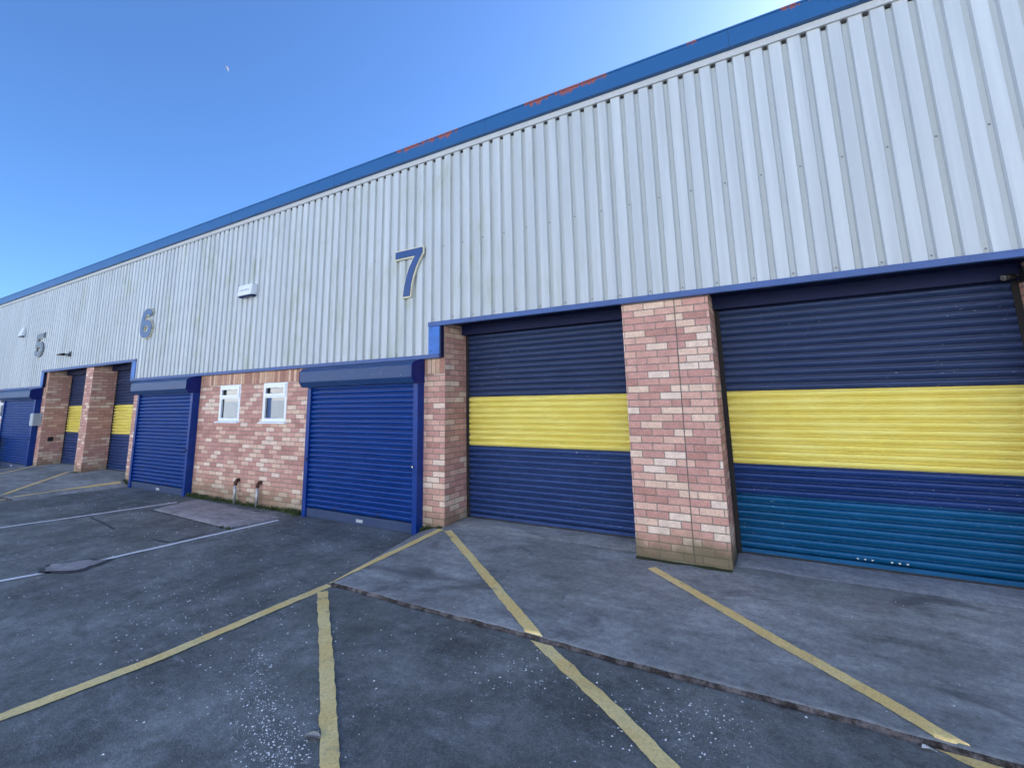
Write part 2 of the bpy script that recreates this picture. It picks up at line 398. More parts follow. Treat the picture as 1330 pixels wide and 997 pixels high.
for ai, (xlt, xlb, xrt, xrb) in enumerate(APR):
    m = MB(); n = 150
    rows = []
    vv = [.64, .4, .25, .1]+[.1-.05*i for i in range(1, 36)]+[-1.70, -1.73]
    def xlr(y):
        t = min(1, max(0, (.1-y)/1.85)); return xlt+(xlb-xlt)*t, xrt+(xrb-xrt)*t, t
    def col_u(y):
        xl, xr, t = xlr(y); fw = .33*(1-t)+.05; L = xr-xl
        us = [0, fw*.33, fw*.66, fw]+[fw+(L-2*fw)*i/n for i in range(1, n)]+[L-fw, L-fw*.66, L-fw*.33, L]
        return [xl+u for u in us]
    def dz(x, y): return .004*noise.noise(Vector((x*2.3, y*2.3, 3.1)))
    for y in vv:
        r_ = []
        X = col_u(y); E = len(X)-1
        for i, x in enumerate(X):
            z = ground_z(min(max(x, xlr(y)[0]+1e-4), xlr(y)[1]-1e-4), y)
            if i in (0, E): z = ZA-.02
            elif 3 < i < E-3: z += dz(x, y)
            r_.append((x, y, z))
        rows.append(r_)
    X = col_u(YF); E = len(X)-1
    ramp = lambda i: min(1, i/3, (E-i)/3)
    for dy, dzz in ((0, 0), (-.009, -.004), (-.017, -.013), (-.021, -.025), (-.022, -.05)):
        r_ = []
        for i, x in enumerate(X):
            w = .020*noise.noise(Vector((x*1.1, 0, ai))) + .010*noise.noise(Vector((x*6, 0, 5))) + .005*noise.noise(Vector((x*23, 0, 9)))
            z = ZA-.02+(.031+.02)*ramp(i)+(dz(x, YF) if 3 < i < E-3 else 0)
            chip = max(0, noise.noise(Vector((x*9, 2, 2)))-.25)*.02
            r_.append((x, YF+w+dy+chip, max(z+dzz-(chip if dzz == 0 else 0), ZA-.02)))
        rows.append(r_)
    m.grid(rows[:-3], M['apron']); m.grid(rows[-4:], M['lip'])
    ap = struct(m.build('concrete_apron', recalc=False))
    for p in ap.data.polygons: pass
    # dirt line packed along the foot of the slab edge
    m = MB(); a, b = [], []
    for i in range(241):
        x = xlb+.06+(xrb-xlb-.12)*i/240
        w = .020*noise.noise(Vector((x*1.1, 0, ai))) + .010*noise.noise(Vector((x*6, 0, 5)))
        y = YF-.012+w; ww = .018+.016*noise.noise(Vector((x*4, 7, 7)))+.010*noise.noise(Vector((x*15, 3, 7)))
        a.append((x, y, ZA+.010)); b.append((x, y-max(.006, ww), ZA+.0035))
    m.grid([b, a], M['lip'])
    struct(m.build('gutter_dirt', recalc=False), 'structure')
    # poured threshold strip in front of the shutters
    for x0, x1 in (((-3.37, -.91), (.02, 2.42)) if ai == 0 else ((-17.78, -15.21), (-14.76, -12.38))):
        m = MB(); A, B, C_ = [], [], []
        for i in range(41):
            x = x0+(x1-x0)*i/40; wv = .03*noise.noise(Vector((x*2., 1, 4)))
            A.append((x, .13+wv, .003)); B.append((x, .17+wv, .013)); C_.append((x, .66, .014))
        m.grid([A, B, C_], M['thresh'] if x0 > -1 else M['apron'])
        struct(m.build('threshold_slab', recalc=False))

def strip(name, pts, w, mt, wav=.009, seg=.03, over=.004, ylo=None, yhi=None):
    rows = []
    P = [Vector((*p, 0)) for p in pts]; L = []
    for a, b in zip(P, P[1:]):
        k = max(1, int((b-a).length/seg))
        for i in range(k): L.append((a+(b-a)*i/k))
    L.append(P[-1])
    m = MB()
    for i, p in enumerate(L):
        d = (L[min(i+1, len(L)-1)]-L[max(i-1, 0)]).normalized(); nrm = Vector((-d.y, d.x, 0))
        r_ = []
        for k in (-1, -.5, 0, .5, 1):
            j = wav*noise.noise(Vector((p.x*9+k*50, p.y*9, len(name))))+wav*.6*noise.noise(Vector((p.x*37+k*50, p.y*37, 2)))
            q = p+nrm*(k*w/2+(j if abs(k) == 1 else 0))
            if ylo is not None and q.y < ylo: q = q+d*((ylo-q.y)/d.y)
            if yhi is not None and q.y > yhi: q = q+d*((yhi-q.y)/d.y)
            z = ground_z(q.x, q.y)+over+(.004*noise.noise(Vector((q.x*2.3, q.y*2.3, 3.1)))+.002 if ground_z(q.x, q.y) > ZA+.02 else 0)
            if ground_z(q.x, q.y) <= ZA+1e-6 and (-30 < q.x < 15 and q.y < -2.1): z += .0035
            r_.append((q.x, q.y, z))
        rows.append(r_)
    m.grid(rows, mt)
    return struct(m.build(name, recalc=False))
YL, WL = M['yline'], M['wline']
strip('yellow_line', [(-3.37, -.06), (-3.37, -.9), (-3.40, -1.735)], .094, YL, ylo=-1.745)
strip('yellow_line', [(-3.40, -1.76), (-3.40, -3.2), (-3.50, -3.97), (-3.55, -4.9)], .100, YL)
strip('yellow_line', [(-3.33, -1.90), (-2.311, -2.686), (-1.531, -3.299), (-.9, -3.80)], .090, YL)
strip('yellow_line', [(-3.255, -.068), (-1.923, -1.156), (-1.14, -1.80)], .094, YL, ylo=-1.755)
strip('yellow_line', [(-1.20, -1.74), (-.494, -2.228), (-.107, -2.527), (.8, -3.20)], .098, YL, .010, yhi=-1.783)
strip('yellow_line', [(-.698, -.214), (.308, -1.075), (.871, -1.534), (1.17, -1.81)], .094, YL, ylo=-1.755)
strip('yellow_line', [(1.03, -1.73), (1.337, -1.90), (2.2, -2.45)], .105, YL, .012, yhi=-1.783)
strip('yellow_line', [(-15.3, -.03), (-14.2, -.88), (-13.12, -1.70)], .090, YL)
strip('yellow_line', [(-12.22, -.10), (-12.36, -1.0), (-12.55, -1.70)], .090, YL)
strip('yellow_line', [(-12.6, -1.78), (-12.9, -2.6), (-13.2, -4.5)], .090, YL)
strip('yellow_line', [(-17.9, .02), (-17.05, -.85), (-16.2, -1.70)], .090, YL)
strip('white_line', [(-6.177, -.41), (-6.30, -1.568), (-6.375, -2.53)], .07, WL)
strip('white_line', [(-6.41, -2.90), (-6.53, -3.26), (-6.75, -4.8)], .07, WL)
strip('white_line', [(-9.098, -.43), (-9.36, -1.55), (-9.60, -2.56), (-9.9, -4.6)], .07, WL)

# concrete patch, bitumen seams, worn hole
m = MB(); q = [(-8.80, -.93), (-6.44, -1.03), (-6.30, -.27), (-9.03, -.09)]
rows = []
for j in range(13):
    t = j/12; r_ = []
    for i in range(41):
        s_ = i/40; a = Vector(q[0]).lerp(Vector(q[1]), s_); b = Vector(q[3]).lerp(Vector(q[2]), s_); p = a.lerp(b, t)
        e = .018*noise.noise(Vector((p.x*5, p.y*5, 1)))
        r_.append((p.x+e, p.y+e, ZA+(.022 if 0 < j < 12 and 0 < i < 40 else .0)+.003*noise.noise(Vector((p.x*3, p.y*3, 8)))))
    rows.append(r_)
m.grid(rows, M['patch']); struct(m.build('concrete_patch', recalc=False))
for pts, w in (([(-9.13, -1.655), (-8.5, -1.72), (-7.9, -1.80)], .035), ([(-6.80, -1.80), (-6.44, -1.77)], .05), ([(-8.80, -.955), (-6.46, -1.05)], .035),
               ([(-8.80, -.94), (-9.05, -1.4), (-9.13, -1.66)], .02), ([(-6.45, -1.06), (-6.41, -1.75)], .02)):
    strip('bitumen_seam', pts, w, M['tar'], .012)
def blob(name, cx, cy, rx, ry, rot, mt, z, bowl=0., seed=0, rough=.16):
    m = MB(); rows = []
    for k in range(6):
        t = k/5; r_ = []
        for i in range(41):
            a = 2*math.pi*(i % 40)/40; w = 1+rough*noise.noise(Vector((math.cos(a)*1.6, math.sin(a)*1.6, seed)))+.06*noise.noise(Vector((math.cos(a)*6, math.sin(a)*6, seed)))
            x, y = rx*w*t*math.cos(a), ry*w*t*math.sin(a)
            r_.append((cx+x*math.cos(rot)-y*math.sin(rot), cy+x*math.sin(rot)+y*math.cos(rot), z-bowl*(1-t*t)))
        rows.append(r_)
    m.grid(rows, mt); return struct(m.build(name, recalc=False))
blob('pothole_rim', -6.44, -2.71, .33, .20, .75, M['tar'], ZA+.0075, 0, 3, .5)
blob('pothole_repair', -6.44, -2.715, .265, .155, .75, M['patch'], ZA+.0125, 0, 3, .55)

# ------------------------------------------------------------------ warehouse
BL = thing('warehouse', 'long terrace of pale grey clad industrial units with brick piers and blue shutters', 'warehouse', (-8., 0., ZA))
BF = .03         # brick face
def bpart(name, m, bevel=0., recalc=True): return m.build(name, BL, bevel, recalc)
XL, XR = -27., 7.6
Z1, ZD = 2.645, 2.197

def wall_with_holes(x0, x1, z0, z1, holes, y0, y1, mt):
    m = MB(); xs = sorted({x0, x1, *[h[0] for h in holes], *[h[1] for h in holes]}); zs = sorted({z0, z1, *[h[2] for h in holes], *[h[3] for h in holes]})
    def solid(i, j):
        if not (0 <= i < len(xs)-1 and 0 <= j < len(zs)-1): return False
        cx, cz = (xs[i]+xs[i+1])/2, (zs[j]+zs[j+1])/2
        return not any(h[0] < cx < h[1] and h[2] < cz < h[3] for h in holes)
    for i in range(len(xs)-1):
        for j in range(len(zs)-1):
            if not solid(i, j): continue
            a, b, c, d = xs[i], xs[i+1], zs[j], zs[j+1]
            m.face([(a, y0, c), (b, y0, c), (b, y0, d), (a, y0, d)], mt); m.face([(a, y1, c), (a, y1, d), (b, y1, d), (b, y1, c)], mt)
            if not solid(i-1, j): m.face([(a, y0, c), (a, y0, d), (a, y1, d), (a, y1, c)], mt)
            if not solid(i+1, j): m.face([(b, y0, c), (b, y1, c), (b, y1, d), (b, y0, d)], mt)
            if not solid(i, j-1): m.face([(a, y0, c), (a, y1, c), (b, y1, c), (b, y0, c)], mt)
            if not solid(i, j+1): m.face([(a, y0, d), (b, y0, d), (b, y1, d), (a, y1, d)], mt)
    return m
WIN = [(-8.825, -8.14, 1.29, 1.99), (-7.445, -6.77, 1.29, 1.99)]
WINL = [(-21.72, -21.02, 1.30, 1.99), (-23.1, -22.4, 1.30, 1.99)]
bpart('brick_wall', wall_with_holes(-9.56, -6.05, ZA-.1, ZD+.05, WIN, BF, BF+.26, M['brick_wall']))
bpart('brick_wall', wall_with_holes(XL, -20.86, ZA-.1, ZD+.05, WINL, BF, BF+.26, M['brick_wall']))
bpart('brick_wall', wall_with_holes(5.17, XR, ZA-.1, ZD+.05, [], BF, BF+.26, M['brick_wall']))
def pier(x0, x1, y1=.66, top=Z1+.04, mt=None, low=None):
    m = MB(); m.box(x0, x1, BF, y1, ZA-.1, top, mt or M['brick']); return bpart('brick_pier', m)
m = MB()   # pier between two shutters: two leaves either side of a movement joint
m.box(-.90, -.3375, BF, .62, ZA-.1, Z1+.04, M['brick_joint']); m.box(-.3325, 0., BF, .62, ZA-.1, Z1+.04, M['brick_joint'])
m.box(-.3375, -.3325, BF+.005, .61, ZA-.1, Z1+.03, M['sealant']); bpart('brick_pier', m, recalc=False)
# corner piers carry the soldier course at their head
pier(-3.75, -3.385, mt=M['brick_wall'] ); pier(2.43, 2.84); pier(-12.37, -11.85, mt=M['brick_wall']); pier(-15.20, -14.77, .68); pier(-18.09, -17.79, .68, mt=M['brick_wall'])

# cladding ---------------------------------------------------------
m = MB(); p_ = 1/6; yc, yv = -.022, .008
prof = [(0, yc), (.052, yc), (.064, yv), (.103, yv), (.115, yc), (p_, yc)]
HI = ((-18.17, -12.306), (-3.627, 2.73))
def clz(x): return 2.705 if any(a < x < b for a, b in HI) else 2.25
pts = []
k0 = int(math.floor(XL/p_))
for k in range(k0, int(XR/p_)+1):
    for dx, y in prof[:-1]: pts.append((k*p_+dx+.02, y))
cuts = [c for h in HI for c in h]
P2 = []
for a, b in zip(pts, pts[1:]):
    P2.append(a)
    for c in cuts:
        if a[0] < c < b[0]: P2.append((c, a[1]+(b[1]-a[1])*(c-a[0])/(b[0]-a[0])))
P2.append(pts[-1])
ZT = 5.19
for a, b in zip(P2, P2[1:]):
    zb = clz((a[0]+b[0])/2); nz = 6
    for i in range(nz):
        za, zc = zb+(ZT-zb)*i/nz, zb+(ZT-zb)*(i+1)/nz
        m.face([(a[0], a[1], za), (b[0], b[1], za), (b[0], b[1], zc), (a[0], a[1], zc)], M['clad'])
# panel lap lips: a fine raised edge every six ribs
for k in range(k0//6*6, int(XR/p_), 6):
    x = k*p_+.02+.052
    m.box(x-.006, x-.001, yc-.003, yc-.0005, clz(x)+.01, ZT-.01, M['clad'])
# hex fixings in the valleys
for k in range(k0, int(XR/p_)):
    x = k*p_+.02+.0835; zb = clz(x)
    for z, ok in ((zb+.05, k % 2 == 0), (3.80, k % 2 == 1)):
        if ok and abs(x) < 26 and zb+.03 < z:
            z += .01*noise.noise(Vector((k, z, 0)))
            hexp = [(x+.006*math.cos(t*math.pi/3), z+.006*math.sin(t*math.pi/3)) for t in range(6)]
            m.plate(hexp, yv-.010, yv, M['screw'])
            m.plate([(x+.0095*math.cos(t*math.pi/4), z+.0095*math.sin(t*math.pi/4)) for t in range(8)], yv-.003, yv, M['screw'])
for k in range(k0, int(XR/p_)):      # black boxes painting in the shade of the voids behind the eaves batten
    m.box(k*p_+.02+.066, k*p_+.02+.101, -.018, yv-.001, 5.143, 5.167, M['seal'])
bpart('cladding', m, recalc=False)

m = MB()    # lip flashings round the bottom of the cladding
for a, b in HI: m.box(a-.004, b+.004, -.045, .025, Z1, 2.708, M['trim'])
for a, b in ((XL, -18.0), (-12.49, -3.43), (2.54, XR)): m.box(a, b, -.047, .023, ZD, 2.253, M['trim'])
bpart('edge_flashing', m, .004)
for a, b in ((-3.624, -3.43), (2.535, 2.727), (-12.49, -12.309), (-18.166, -17.985)):
    m = MB(); m.box(a, b, -.038, .015, 2.256, Z1-.003, M['panel'])
    for z in (2.30, 2.60):
        x = a+.05; m.plate([(x+.008*math.cos(t*math.pi/3), z+.008*math.sin(t*math.pi/3)) for t in range(6)], -.043, -.038, M['seal'])
    # return into the opening
    s = 1 if a in (-3.624, -18.166) else -1
    e = b if s == 1 else a
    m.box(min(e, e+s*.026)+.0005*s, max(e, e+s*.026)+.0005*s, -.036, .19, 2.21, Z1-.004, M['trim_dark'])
    bpart('step_flashing', m)
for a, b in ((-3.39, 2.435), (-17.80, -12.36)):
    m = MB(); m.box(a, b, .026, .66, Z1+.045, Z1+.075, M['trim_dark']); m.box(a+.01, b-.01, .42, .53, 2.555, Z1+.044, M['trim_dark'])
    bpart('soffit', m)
m = MB(); m.box(XL, XR, -.105, .0, 5.245, 5.445, M['fascia']); m.box(XL, XR, -.112, .25, 5.447, 5.467, M['fascia'])
for x in [XL+3.05*i for i in range(1, 12)]: m.box(x-.002, x+.002, -.1062, -.105, 5.246, 5.444, M['seal'])
bpart('fascia', m, .004)
m = MB(); m.box(XL, XR, -.048, .01, 5.168, 5.243, M['batten']); bpart('eaves_batten', m, .003)
m = MB(); m.face([(XL, .0, 5.42), (XR, .0, 5.42), (XR, 9, 5.95), (XL, 9, 5.95)], M['roof']); m.face([(XL, 9, 5.95), (XR, 9, 5.95), (XR, 18, 5.42), (XL, 18, 5.42)], M['roof'])
bpart('roof', m, recalc=False)
m = MB(); m.box(XL, XR, 17.9, 18., ZA-.1, 5.4, M['dark']); m.box(XL-.1, XL, .03, 18, ZA-.1, 5.42, M['brick']); m.box(XR, XR+.1, .03, 18, ZA-.1, 5.42, M['brick'])
m.box(XL, XR, .75, .8, ZA-.1, 5.4, M['dark']); bpart('rear_wall', m)

# big banded roller shutters -----------------------------------------
def slats(x0, x1, y, z0, z1, bands, pitch=.0752, depth=.031, n=8, flat=.22):
    """bands: list of (z_top, material) from the bottom up"""
    m = MB(); z = z0
    while z < z1-.01:
        zt = min(z+pitch, z1); mid = (z+zt)/2
        mt = next((b for top, b in bands if mid < top), bands[-1][1])
        h_ = zt-z
        prof = [(-depth*f, z+h_*t) for t, f in ((.09, .0), (.17, .26), (.28, .55), (.40, .80), (.50, .94), (.60, 1.), (.74, .985), (.81, .92), (.86, .76), (.90, .45), (.915, 0.))]
        gp = [(-depth*.02, zt-h_*.085), (.020, zt-h_*.08), (.020, zt+h_*.085), (0., zt+h_*.09)]
        xsn = [x0+(x1-x0)*i/28 for i in range(29)]
        wv = lambda x: .0035*noise.noise(Vector((x*1.3, z*2.2, y)))+.0016*noise.noise(Vector((x*5, z*9, y)))
        sg = lambda x: .0022*noise.noise(Vector((x*.9, z*1.1, y+9)))
        m.grid([[(x, y+d+wv(x), zz+sg(x)) for x in xsn] for d, zz in prof], mt, True)
        if zt < z1-.001: m.grid([[(x, y+d, zz) for x in (x0, x1)] for d, zz in gp], mt, False)
        z = zt
    m.box(x0, x1, y+.021, y+.028, z0, z1, bands[0][1])
    return m
def shutter(x0, x1, y, bands, label, chips=None):
    s = bpart('roller_shutter', slats(x0+.03, x1-.03, y, .075, 2.70, bands), recalc=False); setlabel(s, label)
    m = MB(); m.box(x0+.02, x1-.02, y-.022, y+.012, .034, .073, bands[0][1]); m.box(x0+.02, x1-.02, y-.014, y+.008, .0145, .034, M['seal'])
    m.build('bottom_bar', s, .004)
    for xa, xb in ((x0+.002, x0+.05), (x1-.05, x1-.002)):
        m = MB(); m.box(xa, xb, y-.035, y-.027, .016, 2.68, M['rubber']); m.box(xa, xa+.006, y-.0265, y+.03, .016, 2.68, M['rubber']) if xa < (x0+x1)/2 else m.box(xb-.006, xb, y-.0265, y+.03, .016, 2.68, M['rubber'])  # guides in plain near-black, for dark edges at the curtain ends
        m.build('guide', s)
    return s
N_, NL, YE, ID, TL = M['navy'], M['navy_low'], M['yellow'], M['indigo'], M['teal']
shutter(-3.383, -.902, .567, [(1.01, NL), (1.675, YE), (9, N_)], 'navy shutter with one yellow band, right of the number 7 door')
s8 = shutter(.002, 2.428, .567, [(.62, TL), (.935, ID), (1.675, YE), (9, N_)], 'shutter with teal bottom, indigo strip and yellow band')
for i, x in enumerate((1.02, 1.075, 1.13, 1.27, 1.325, 1.38)):
    m = MB(); m.plate([(x+.009*math.cos(t*math.pi/4), .105+.009*math.sin(t*math.pi/4)) for t in range(8)], .540, .546, M['paper']); m.build('bolt', s8)
shutter(-14.768, -12.372, .58, [(.92, NL), (1.65, YE), (9, N_)], 'far navy shutter with a yellow band beside the number 6 door')
shutter(-17.788, -15.202, .58, [(.92, NL), (1.65, YE), (9, N_)], 'farthest navy shutter with a yellow band left of the deep brick pier')

# blue security doors with a projecting hood ---------------------------
def door(x0, x1, label, zb=ZA+.005, lock_white=False):
    s = bpart('roller_door', slats(x0+.05, x1-.05, -.055, zb+.13, 1.95, [(9, M['blue'])], .0745, .022, 8), recalc=False); setlabel(s, label)
    hp = [(.022, 2.195), (-.06, 2.192), (-.20, 2.158), (-.248, 2.115), (-.252, 1.945), (-.19, 1.868), (.022, 1.868)]
    m = MB(); m.prism(hp, x0-.015, x1+.004, M['hood']); h = m.build('hood', s, .006)
    hq = [(y*1.0-(.003 if y < 0 else 0), z+(.002 if z > 2 else -.002)) for y, z in hp]
    for xa, xb in ((x1+.005, x1+.012), (x0-.024, x0-.016)):
        m = MB(); m.prism(hq, xa, xb, M['hood_end']); m.build('end_plate', h)
    for a, b in ((x0, x0+.085), (x1-.085, x1)):
        m = MB(); m.box(a, b, -.105, .028, zb-.02, 1.866, M['guide']); g_ = m.build('guide', s, .005)
        m = MB(); xc = b-.022 if a == x0 else a+.022
        m.tube([(xc, -.104, .75), (xc, -.125, .75)], .017, M['black'], 10)
        if lock_white and a != x0: m.tube([(xc, -.1245, .75), (xc, -.130, .75)], .012, M['paper'], 10)
        m.build('lock', g_)
    m = MB(); m.box(x0+.087, x1-.087, -.078, -.045, zb, zb+.128, M['rail']); rl = m.build('bottom_rail', s, .004)
    m = MB(); xm = (x0+x1)/2; m.box(xm+.02, xm+.15, -.082, -.0785, zb+.035, zb+.075, M['fade']); m.build('sticker', rl)
    for x in (x0+.72, x1-.72):
        m = MB(); m.box(x-.05, x+.05, -.074, -.068, zb+.165, zb+.195, M['rust']); m.tube([(x-.03, -.07, zb+.18), (x-.02, -.088, zb+.16), (x+.02, -.088, zb+.16), (x+.03, -.07, zb+.18)], .006, M['rust'], 6)
        m.build('pull_handle', s)
    return s
door(-6.065, -3.745, 'nearest blue slatted door, left of the number 7 shutter', lock_white=True)
door(-11.865, -9.545, 'blue slatted door under the number 6')
door(-20.85, -18.075, 'farthest blue slatted door with a grey box on its frame')
door(2.85, 5.17, 'blue slatted door beyond the right-hand shutter')

# windows -------------------------------------------------------------
for k, (x0, x1, z0, z1) in enumerate(WIN+WINL):
    yf = BF-.004
    zt = z0+.445                        # transom
    fr = .058
    mw = wall_with_holes(x0+.004, x1-.004, z0+.02, z1-.004, [(x0+fr+.012, x1-fr, z0+fr+.02, zt-.012), (x0+fr+.012, x1-fr-.01, zt+.055, z1-fr-.02)], yf, yf+.065, M['white'])
    # opening top-light sash stands proud
    sash = wall_with_holes(x0+.03, x1-.03, zt+.012, z1-.03, [(x0+fr+.035, x1-fr-.03, zt+.062, z1-fr-.036)], yf-.016, yf-.0005, M['white'])
    w = bpart('window', mw, .004); sash.build('sash', w, .004)
    m = MB(); m.box(x0+fr, x1-fr+.01, yf+.030, yf+.036, z0+fr, zt, M['glass']); m.build('pane', w)
    m = MB(); m.box(x0+fr, x1-fr+.01, yf+.0305, yf+.0355, zt+.04, z1-fr, M['glass']); m.build('pane', w)
    m = MB(); m.prism([(yf+.03, z0+.022), (yf-.055, z0+.010), (yf-.055, z0-.012), (yf+.03, z0-.004)], x0-.035, x1+.035, M['white']); m.build('sill', w, .003)

clean_list = [BL]
# vent in the far reveal
m = MB(); m.box(-17.79, -17.775, .19, .31, .67, .79, M['black'])
for i in range(4): m.box(-17.776, -17.768, .195, .305, .685+.026*i, .697+.026*i, M['dark'])
v_ = bpart('wall_vent', m)

# ------------------------------------------------------------------ numbers on the cladding
def offset_poly(poly, d):
    n = len(poly); out = []
    area = sum(poly[i][0]*poly[(i+1) % n][1]-poly[(i+1) % n][0]*poly[i][1] for i in range(n)); sg = 1 if area > 0 else -1
    for i in range(n):
        p0, p1, p2 = Vector(poly[i-1]), Vector(poly[i]), Vector(poly[(i+1) % n])
        e1, e2 = (p1-p0).normalized(), (p2-p1).normalized()
        n1, n2 = Vector((e1.y, -e1.x))*sg, Vector((e2.y, -e2.x))*sg
        b = (n1+n2); b = b/ max(.35, b.length_squared/2) if b.length > 1e-6 else n1
        q = p1+b*d; out.append((q.x, q.y))
    return out
def ribbon(cl, w0, w1, ext0=0., ext1=0.):
    """strip outline round a centre line"""
    L, Rr = [], []
    for i, p in enumerate(cl):
        a, b = Vector(cl[max(i-1, 0)]), Vector(cl[min(i+1, len(cl)-1)]); d = (b-a).normalized(); nn = Vector((-d.y, d.x))
        q = Vector(p)
        if i == 0: q = q-d*ext0
        if i == len(cl)-1: q = q+d*ext1
        L.append(q+nn*w0); Rr.append(q-nn*w1)
    return L, Rr
def ribbon_plate(m, cl, w, y0, y1, mt, ms, ext0=0., ext1=0.):
    L, Rr = ribbon(cl, w, w, ext0, ext1)
    for i in range(len(cl)-1):
        a, b, c, d = L[i], L[i+1], Rr[i+1], Rr[i]
        m.face([(q.x, y0, q.y) for q in (a, b, c, d)], mt)
        m.face([(q.x, y1, q.y) for q in (d, c, b, a)], ms)
        m.face([(a.x, y0, a.y), (a.x, y1, a.y), (b.x, y1, b.y), (b.x, y0, b.y)], ms)
        m.face([(d.x, y0, d.y), (c.x, y0, c.y), (c.x, y1, c.y), (d.x, y1, d.y)], ms)
    for i in (0, -1):
        m.face([(L[i].x, y0, L[i].y), (Rr[i].x, y0, Rr[i].y), (Rr[i].x, y1, Rr[i].y), (L[i].x, y1, L[i].y)], ms)
YD0, YD1 = -.072, -.030
def arc(cx, cz, rx, rz, a0, a1, n=18): return [(cx+rx*math.cos(R(a0+(a1-a0)*i/n)), cz+rz*math.sin(R(a0+(a1-a0)*i/n))) for i in range(n+1)]
# 7
t7 = thing('unit_number', 'blue number 7 with a cream edge on the pale cladding above the nearest door', 'number sign', (-3.99, YD1, 3.12), 'unit numbers on the cladding')
x0, x1, z0, z1 = -4.247, -3.725, 3.125, 3.83
W, H = x1-x0, z1-z0
curve_o = [(1.0, .885), (.90, .775), (.78, .62), (.67, .44), (.60, .25), (.555, .0)]
curve_i = [(.305, .0), (.35, .22), (.43, .44), (.54, .63), (.66, .77), (.73, .842)]
p7 = [(x0+u*W, z0+v*H) for u, v in [(0, 1), (1, 1)]+curve_o+curve_i+[(0, .842)]]
m = MB(); m.plate(offset_poly(p7, .020), YD0+.012, YD1, M['cream'], M['cream']); m.build('backing_plate', t7)
m = MB(); m.plate(offset_poly(p7, -.003), YD0, YD0+.0118, M['digit'], M['digit']); m.build('face_plate', t7)
# 6
def six(x0, x1, z0, z1):
    W, H = x1-x0, z1-z0; hw = .075
    cx = (x0+x1)/2; rx = W/2-hw; zb = z0+.315*H; rz = .315*H-hw
    bowl = arc(cx, zb, rx, rz, 0, 360, 40)
    hook = arc(cx, z1-hw-.17*H, rx, .17*H, 12, 100, 10)
    stem = [(cx-.55*rx, z1-.16*H), (cx-.86*rx, z1-.30*H), (cx-.99*rx, z0+.50*H), (cx-.995*rx, zb+.02*H)]
    return bowl, hook+stem, hw
def six_plate(m, x0, x1, z0, z1, gap, y0, y1, mt, ms):
    bowl, stem, hw = six(x0, x1, z0, z1)
    ribbon_plate(m, bowl, hw+gap, y0, y1, mt, ms)
    # the stem meets the bowl on its left side and sits a hair further back there
    ribbon_plate(m, stem, hw+gap, y0+.0012, y1-.0012, mt, ms)
t6 = thing('unit_number', 'faded blue number 6 on the pale cladding over the middle door', 'number sign', (-11.9, YD1, 3.15), 'unit numbers on the cladding')
m = MB(); six_plate(m, -12.20, -11.66, 3.155, 3.855, .018, YD0+.012, YD1, M['cream'], M['cream']); m.build('backing_plate', t6, recalc=False)
m = MB(); six_plate(m, -12.20, -11.66, 3.155, 3.855, -.003, YD0-.001, YD0+.0105, M['digit_grey'], M['digit_grey']); m.build('face_plate', t6, recalc=False)
# 5
def five_cl(x0, x1, z0, z1):
    W, H = x1-x0, z1-z0; hw = .072
    cx = (x0+x1)/2; rx = W/2-hw; rz = .315*H-hw; zb = z0+.315*H
    bowl = arc(cx, zb, rx, rz, 150, -165, 32)
    return bowl, hw
def five_plate(m, x0, x1, z0, z1, gap, y0, y1, mt, ms):
    W, H = x1-x0, z1-z0
    bowl, hw = five_cl(x0, x1, z0, z1)
    ribbon_plate(m, bowl, hw+gap, y0, y1, mt, ms, gap, gap)
    bar = [(x0+.12*W, z1-hw*.95), (x1-.06*W, z1-hw*.95)]
    ribbon_plate(m, bar, hw*.95+gap, y0+.0012, y1-.0012, mt, ms, gap, gap)
    back = [(x0+.26*W, z1-2*hw*.95-gap), (x0+.20*W, z0+.42*H)]
    ribbon_plate(m, back, hw*.85+gap, y0+.0024, y1-.0024, mt, ms)
t5 = thing('unit_number', 'weathered grey number 5 on the cladding at the far left', 'number sign', (-18.6, YD1, 3.12), 'unit numbers on the cladding')
m = MB(); five_plate(m, -18.94, -18.30, 3.13, 3.845, .012, YD0+.012, YD1, M['cream'], M['digit_pale']); m.build('backing_plate', t5, recalc=False)
m = MB(); five_plate(m, -18.94, -18.30, 3.13, 3.845, -.003, YD0-.002, YD0+.0095, M['digit_pale'], M['digit_pale']); m.build('face_plate', t5, recalc=False)

# ------------------------------------------------------------------ things fixed to the wall
a = thing('alarm_box', 'wide white alarm box with dark underside on the cladding between numbers 6 and 7', 'alarm box', (-7.98, -.022, 3.64))
m = MB(); m.prism([(-.024, 3.66), (-.145, 3.645), (-.150, 3.665), (-.135, 3.83), (-.125, 3.855), (-.024, 3.86)], -8.20, -7.77, M['white']); m.build('cover', a, .012)
m = MB(); m.prism([(-.03, 3.612), (-.115, 3.612), (-.142, 3.643), (-.03, 3.657)], -8.18, -7.79, M['strobe']); m.build('strobe_lens', a, .006)
m = MB(); random.seed(3)
for i in range(7):
    x = -8.14+.045*i; w = .03
    m.face([(x, -.1475, 3.725+.003*(i % 2)), (x+w, -.1475, 3.725), (x+w, -.1447, 3.765), (x, -.1447, 3.762)], M['fade'])
m.build('faded_lettering', a, recalc=False)
b = thing('alarm_box', 'small white tapered alarm bell box left of the number 5', 'alarm box', (-20.25, -.022, 3.87))
m = MB()
lo = [(-20.53, 3.88), (-19.98, 3.88)]; hi = [(-20.42, 4.22), (-20.09, 4.22)]
v0 = [(-20.42, -.14, 3.90), (-20.08, -.14, 3.90), (-20.08, -.024, 3.90), (-20.42, -.024, 3.90)]
v1 = [(-20.33, -.07, 4.19), (-20.17, -.07, 4.19), (-20.17, -.024, 4.19), (-20.33, -.024, 4.19)]
